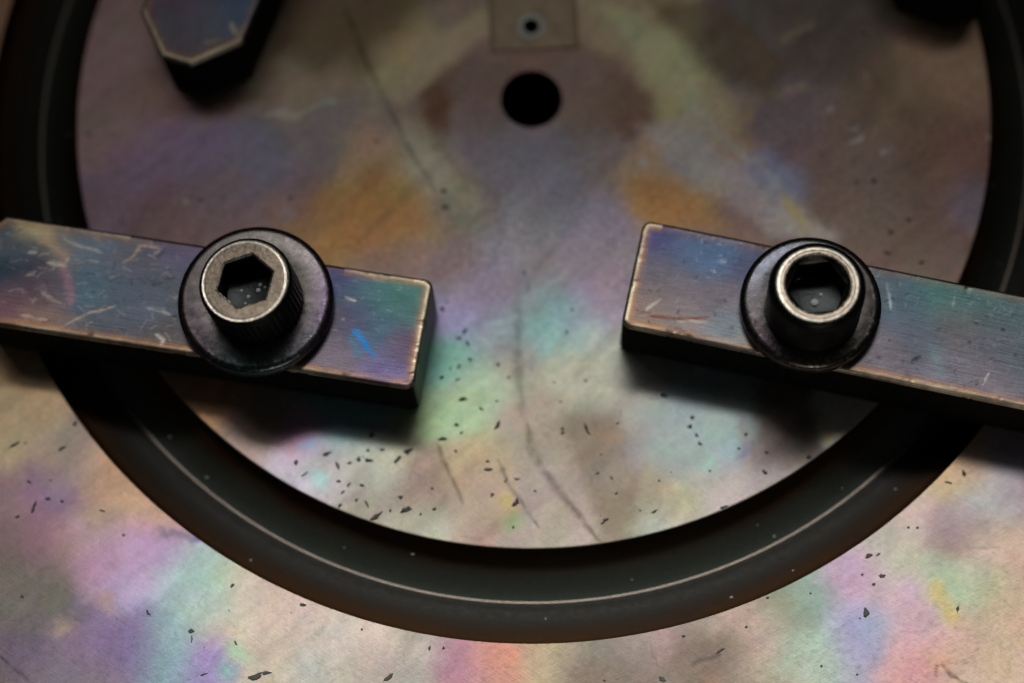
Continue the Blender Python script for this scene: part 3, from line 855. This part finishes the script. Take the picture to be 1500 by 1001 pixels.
def wearR(V):
    x, y = V[:, 0], V[:, 1]
    w = np.full(len(V), .6)
    w = np.where(x > BL - .05, .95, w)
    w = np.where(y > BW / 2 - .03, .85, w)         # local +y is the front side of this bar
    w = np.where((y < -BW / 2 + .03) & (x < BL - .04), .22, w)
    return w
make_bar_mesh("body", barR, None, 420, 130, bar_tint(tipR, aR, R_base, R_spots, R_lines, 61, wearR))

# ---- upper left bar, its tapered tip towards the viewer
tu = (at(237, 83, BH)[:2] + at(278, 96, BH)[:2]) / 2
ta = at(351, 50, BH)[:2]; tb = at(373, -2, BH)[:2]
dU = (tb - ta) / np.linalg.norm(tb - ta)
aU = math.atan2(dU[1], dU[0]); aU = 1.19
dU = np.array([math.cos(aU), math.sin(aU)])
barU = thing("clamp_bar", "dark steel clamp bar with bright tapered tip pointing forward, upper left on the plate", "clamp bar", (tu[0], tu[1], 0), aU, G_BAR)
U_base = [(250,10,26,(64,52,64)),(300,40,26,(60,62,72)),(360,10,22,(48,62,80)),(270,70,20,(64,58,64)),(240,40,18,(56,60,66)),(320,-100,60,(54,58,68))]
U_spots = [([(340,40),(346,52)],3.5,(120,112,98),.7),([(305,66),(322,62)],3.5,(100,90,68),.6)]
def wearU(V):
    w = np.full(len(V), .52)
    return np.where(V[:, 0] < CH * 1.1, 1.0, w)
make_bar_mesh("body", barU, None, 160, 60, bar_tint(tu, aU, U_base, U_spots, [], 71, wearU))

# ---- upper right bar, mostly out of the picture
tv = at(1432, -16, BH)[:2]
aV = math.pi - 1.19 - .05
barV = thing("clamp_bar", "black shaded end of a clamp bar at the top right corner of the plate", "clamp bar", (tv[0], tv[1], 0), aV, G_BAR)
V_base = [(1385,-10,60,(60,60,66)),(1385,-200,80,(60,60,66))]
make_bar_mesh("body", barV, None, 120, 50, bar_tint(tv, aV, V_base, [], [], 81, wearU))

# ------------------------------------------------------------------ washers and socket head screws
def washer(label, u, v, r_out, r_in, t, seed, tints, z0):
    c = at(u, v, z0 + t * .5)
    w = thing("washer", label, "washer", (c[0], c[1], z0), 0, "thick washers under the screws")
    ch = .017
    prof = [(r_in, .002), (r_in, t - .003), (r_in + .003, t)]
    prof += [(r_in + .003 + (r_out - ch - r_in - .003) * q, t + .0012 * math.sin(q * math.pi)) for q in np.linspace(.1, 1, 12)]
    prof += [(r_out - ch + ch * math.sin(a), t - ch * .8 + ch * .8 * math.cos(a)) for a in np.linspace(.12, math.pi / 2, 12)]
    prof += [(r_out, .006), (r_out - .004, .001), (r_in, .001)]
    V, F = lathe(prof, 220)
    th = np.arctan2(V[:, 1], V[:, 0]); r = np.hypot(V[:, 0], V[:, 1])
    V[:, 2] += np.where(V[:, 2] > t * .4, .0003 * fbm(V[:, 0] * 60, V[:, 1] * 60, seed, 4) * 1.5, 0)
    C = np.tile(np.array([[.150, .138, .132]]), (len(V), 1))
    for ang, wd, rad, rw, col, al in tints:
        da = (th - math.radians(ang) + math.pi) % (2 * math.pi) - math.pi
        wgt = al * np.exp(-(da / math.radians(wd)) ** 2 - ((r - rad) / rw) ** 2)
        C = C * (1 - wgt[:, None]) + wgt[:, None] * np.array(col)
    C *= (1 + .08 * fbm(V[:, 0] * 40, V[:, 1] * 40, seed + 3, 4))[:, None]
    glint_noise = fbm(V[:, 0] * 150, V[:, 1] * 150, seed + 7, 2)
    rimw = np.exp(-((r - (r_out - .012)) / .012) ** 2)
    k = np.clip((glint_noise - .14) * 7, 0, 1) * rimw * np.exp(-((th + 1.3) / 1.2) ** 2)  # pale specks coloured onto the front rim as glints of light
    C = C * (1 - k[:, None]) + k[:, None] * np.array([.75, .72, .68])
    # darker lower edge and underside of the washer
    C[V[:, 2] < .004] = (.05, .05, .05)
    mesh_obj("ring", V, F, M_washer, w, True, {'tint': np.clip(C, .01, .9)})
    return w, c

def screw(label, top_px, base_px, z0, r_head, H, hex_r, hex_rot, top_r, cs_r, seed, knurl, depth, top_col, cs_depth, drops=()):
    """socket head cap screw: knurled cylindrical head with a hexagon socket"""
    b = at(*base_px, z0); tp = at(*top_px, z0 + H)
    s = thing("socket_screw", label, "screw", (b[0], b[1], z0), 0, "socket head screws clamping the bars")
    lean = Vector((tp[0] - b[0], tp[1] - b[1], H)).normalized()
    mx = math.radians(5.0); ax = Vector((0, 0, 1))
    ang = min(ax.angle(lean), mx)
    q = ax.rotation_difference(lean)
    ax_, _ = q.to_axis_angle()
    s.rotation_mode = 'QUATERNION'
    from mathutils import Quaternion
    s.rotation_quaternion = Quaternion(ax_, ang)
    seg = 288
    th = np.arange(seg) * 2 * math.pi / seg
    # hexagon boundary radius along each direction
    a6 = (th - hex_rot) % (math.pi / 3) - math.pi / 6
    hexr = hex_r * math.cos(math.pi / 6) / np.cos(a6)
    kn = knurl * (np.abs(((th * 48 / math.pi) % 2) - 1) - .5)
    V = []; ring_col = []
    def ring(rad, z, col):
        rad = np.broadcast_to(rad, th.shape)
        V.append(np.stack([rad * np.cos(th), rad * np.sin(th), np.full(seg, z)], 1))
        ring_col.append(np.tile(np.array(col, float), (seg, 1)))
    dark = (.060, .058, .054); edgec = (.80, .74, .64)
    tr = r_head - top_r
    ring(r_head * .93, .0016, dark); ring(r_head + kn * .2, .008, dark)
    for z in np.linspace(.014, H - tr - .006, 8): ring(r_head + kn, z, dark)
    ring(r_head - .0005 + kn * .3, H - tr - .001, dark)
    for a in np.linspace(.25, math.pi / 2 - .25, 6):
        ring(r_head - tr + tr * math.cos(a), H - tr + tr * math.sin(a), dark)
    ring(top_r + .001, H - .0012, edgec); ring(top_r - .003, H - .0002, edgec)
    n_flat = 12
    inner = np.maximum(hexr, cs_r) if cs_r > 0 else hexr
    nick = .0008 * (vnoise(np.cos(th) * 9 + 5, np.sin(th) * 9 + 5, seed) - .5) + .0014 * (vnoise(np.cos(th) * 24 + 5, np.sin(th) * 24 + 5, seed + 1) - .5)
    for f in np.linspace(.06, .94, n_flat):
        ring((top_r - .003) * (1 - f) + (inner + nick) * f, H, top_col)
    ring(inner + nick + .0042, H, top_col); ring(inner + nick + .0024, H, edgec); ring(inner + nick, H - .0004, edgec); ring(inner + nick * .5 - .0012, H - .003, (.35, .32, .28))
    if cs_r > 0:
        ring(np.minimum(inner - .002, hexr * 1.02 + .003), H - cs_depth, dark)
        ring(hexr, H - cs_depth - .002, (.30, .28, .26))
        ring(hexr - .0012, H - cs_depth - .005, dark)
        w0 = H - cs_depth - .005
    else:
        w0 = H - .003
    for f in (.15, .5, .85, 1.0):
        ring(hexr - .0014, w0 + (H - depth - w0) * f, (.03, .03, .03))
    V = np.concatenate(V); C = np.concatenate(ring_col); n = len(V) // seg
    i = np.arange(n - 1)[:, None]; j = np.arange(seg)[None]
    F = np.stack([i * seg + j, i * seg + (j + 1) % seg, (i + 1) * seg + (j + 1) % seg, (i + 1) * seg + j], 2).reshape(-1, 4)
    topm = (V[:, 2] > H - .004)
    C *= (1 + .7 * fbm(V[:, 0] * 90, V[:, 1] * 90 + V[:, 2] * 60, seed, 4, .65))[:, None]
    C[topm] *= (1 + .8 * np.clip(-fbm(V[topm, 0] * 200, V[topm, 1] * 200, seed + 4, 2) - .12, -1, 0) * 1.0)[:, None]
    mesh_obj("head", V, F, M_screw, s, True, {'tint': np.clip(C, .01, .95)})
    # floor of the socket, slightly dished, with a few greasy drops
    fr = [(.0001, H - depth - .004), (hex_r * .35, H - depth - .0035), (hex_r * .7, H - depth - .0015), (hex_r * .86, H - depth + .0005)]
    fV, fF = lathe(fr, 48)
    fC = np.tile(np.array([[.030, .034, .034]]), (len(fV), 1))
    mesh_obj("socket_floor", fV, fF, M_screw, s, True, {'tint': fC})
    for (dx, dy, dr) in drops:
        dp = [(dr * math.cos(t), dr * .55 * math.sin(t)) for t in np.linspace(0, math.pi / 2 - .02, 6)]
        dV, dF = lathe(dp, 20, False, True)
        dV[:, 0] += dx; dV[:, 1] += dy; dV[:, 2] += H - depth - .003
        mesh_obj("grease_drop", dV, dF, M_drop, s)
    return s, b, tp

ZW = BH
WT = 0.034
washer("dark washer with purple and green tinted edge, under the left screw", 375, 441, .158, .080, WT, 5,
       [(-95, 30, .148, .03, (.10, .30, .26), .8), (-55, 30, .145, .03, (.30, .30, .34), .7), (-10, 35, .150, .025, (.26, .18, .34), .6),
        (-150, 45, .146, .03, (.24, .17, .28), .5), (190, 25, .155, .02, (.3, .24, .16), .5)], ZW)
washer("plain dark brown washer with smooth rim, under the right screw", 1187, 446, .1415, .078, WT, 15,
       [(-120, 35, .130, .02, (.30, .24, .20), .6), (-80, 30, .132, .02, (.30, .26, .18), .6), (-140, 25, .128, .025, (.26, .16, .24), .5), (130, 50, .12, .03, (.10, .12, .18), .6)], ZW)
screw("socket screw with wide worn face and pitted hexagon edge, in the left clamp bar", (356, 410), (377, 441), ZW + WT, .0935, .110,
      .0575, math.radians(75), .0835, 0, 3, .0018, .062, (.27, .222, .175), 0, [(.012, .004, .0050), (-.008, -.008, .0042), (.016, .016, .0040), (-.022, .006, .0036), (.026, .010, .003), (-.014, -.022, .003)])
screw("socket screw with narrow bright ring and countersunk hexagon, in the right clamp bar", (1198, 416), (1190, 453), ZW + WT, 0.0945, .125,
      .0600, math.radians(2), .0745, .0630, 13, .0, .075, (.36, .30, .238), .012, [(.000, -.006, .0085), (.014, .010, .004)])
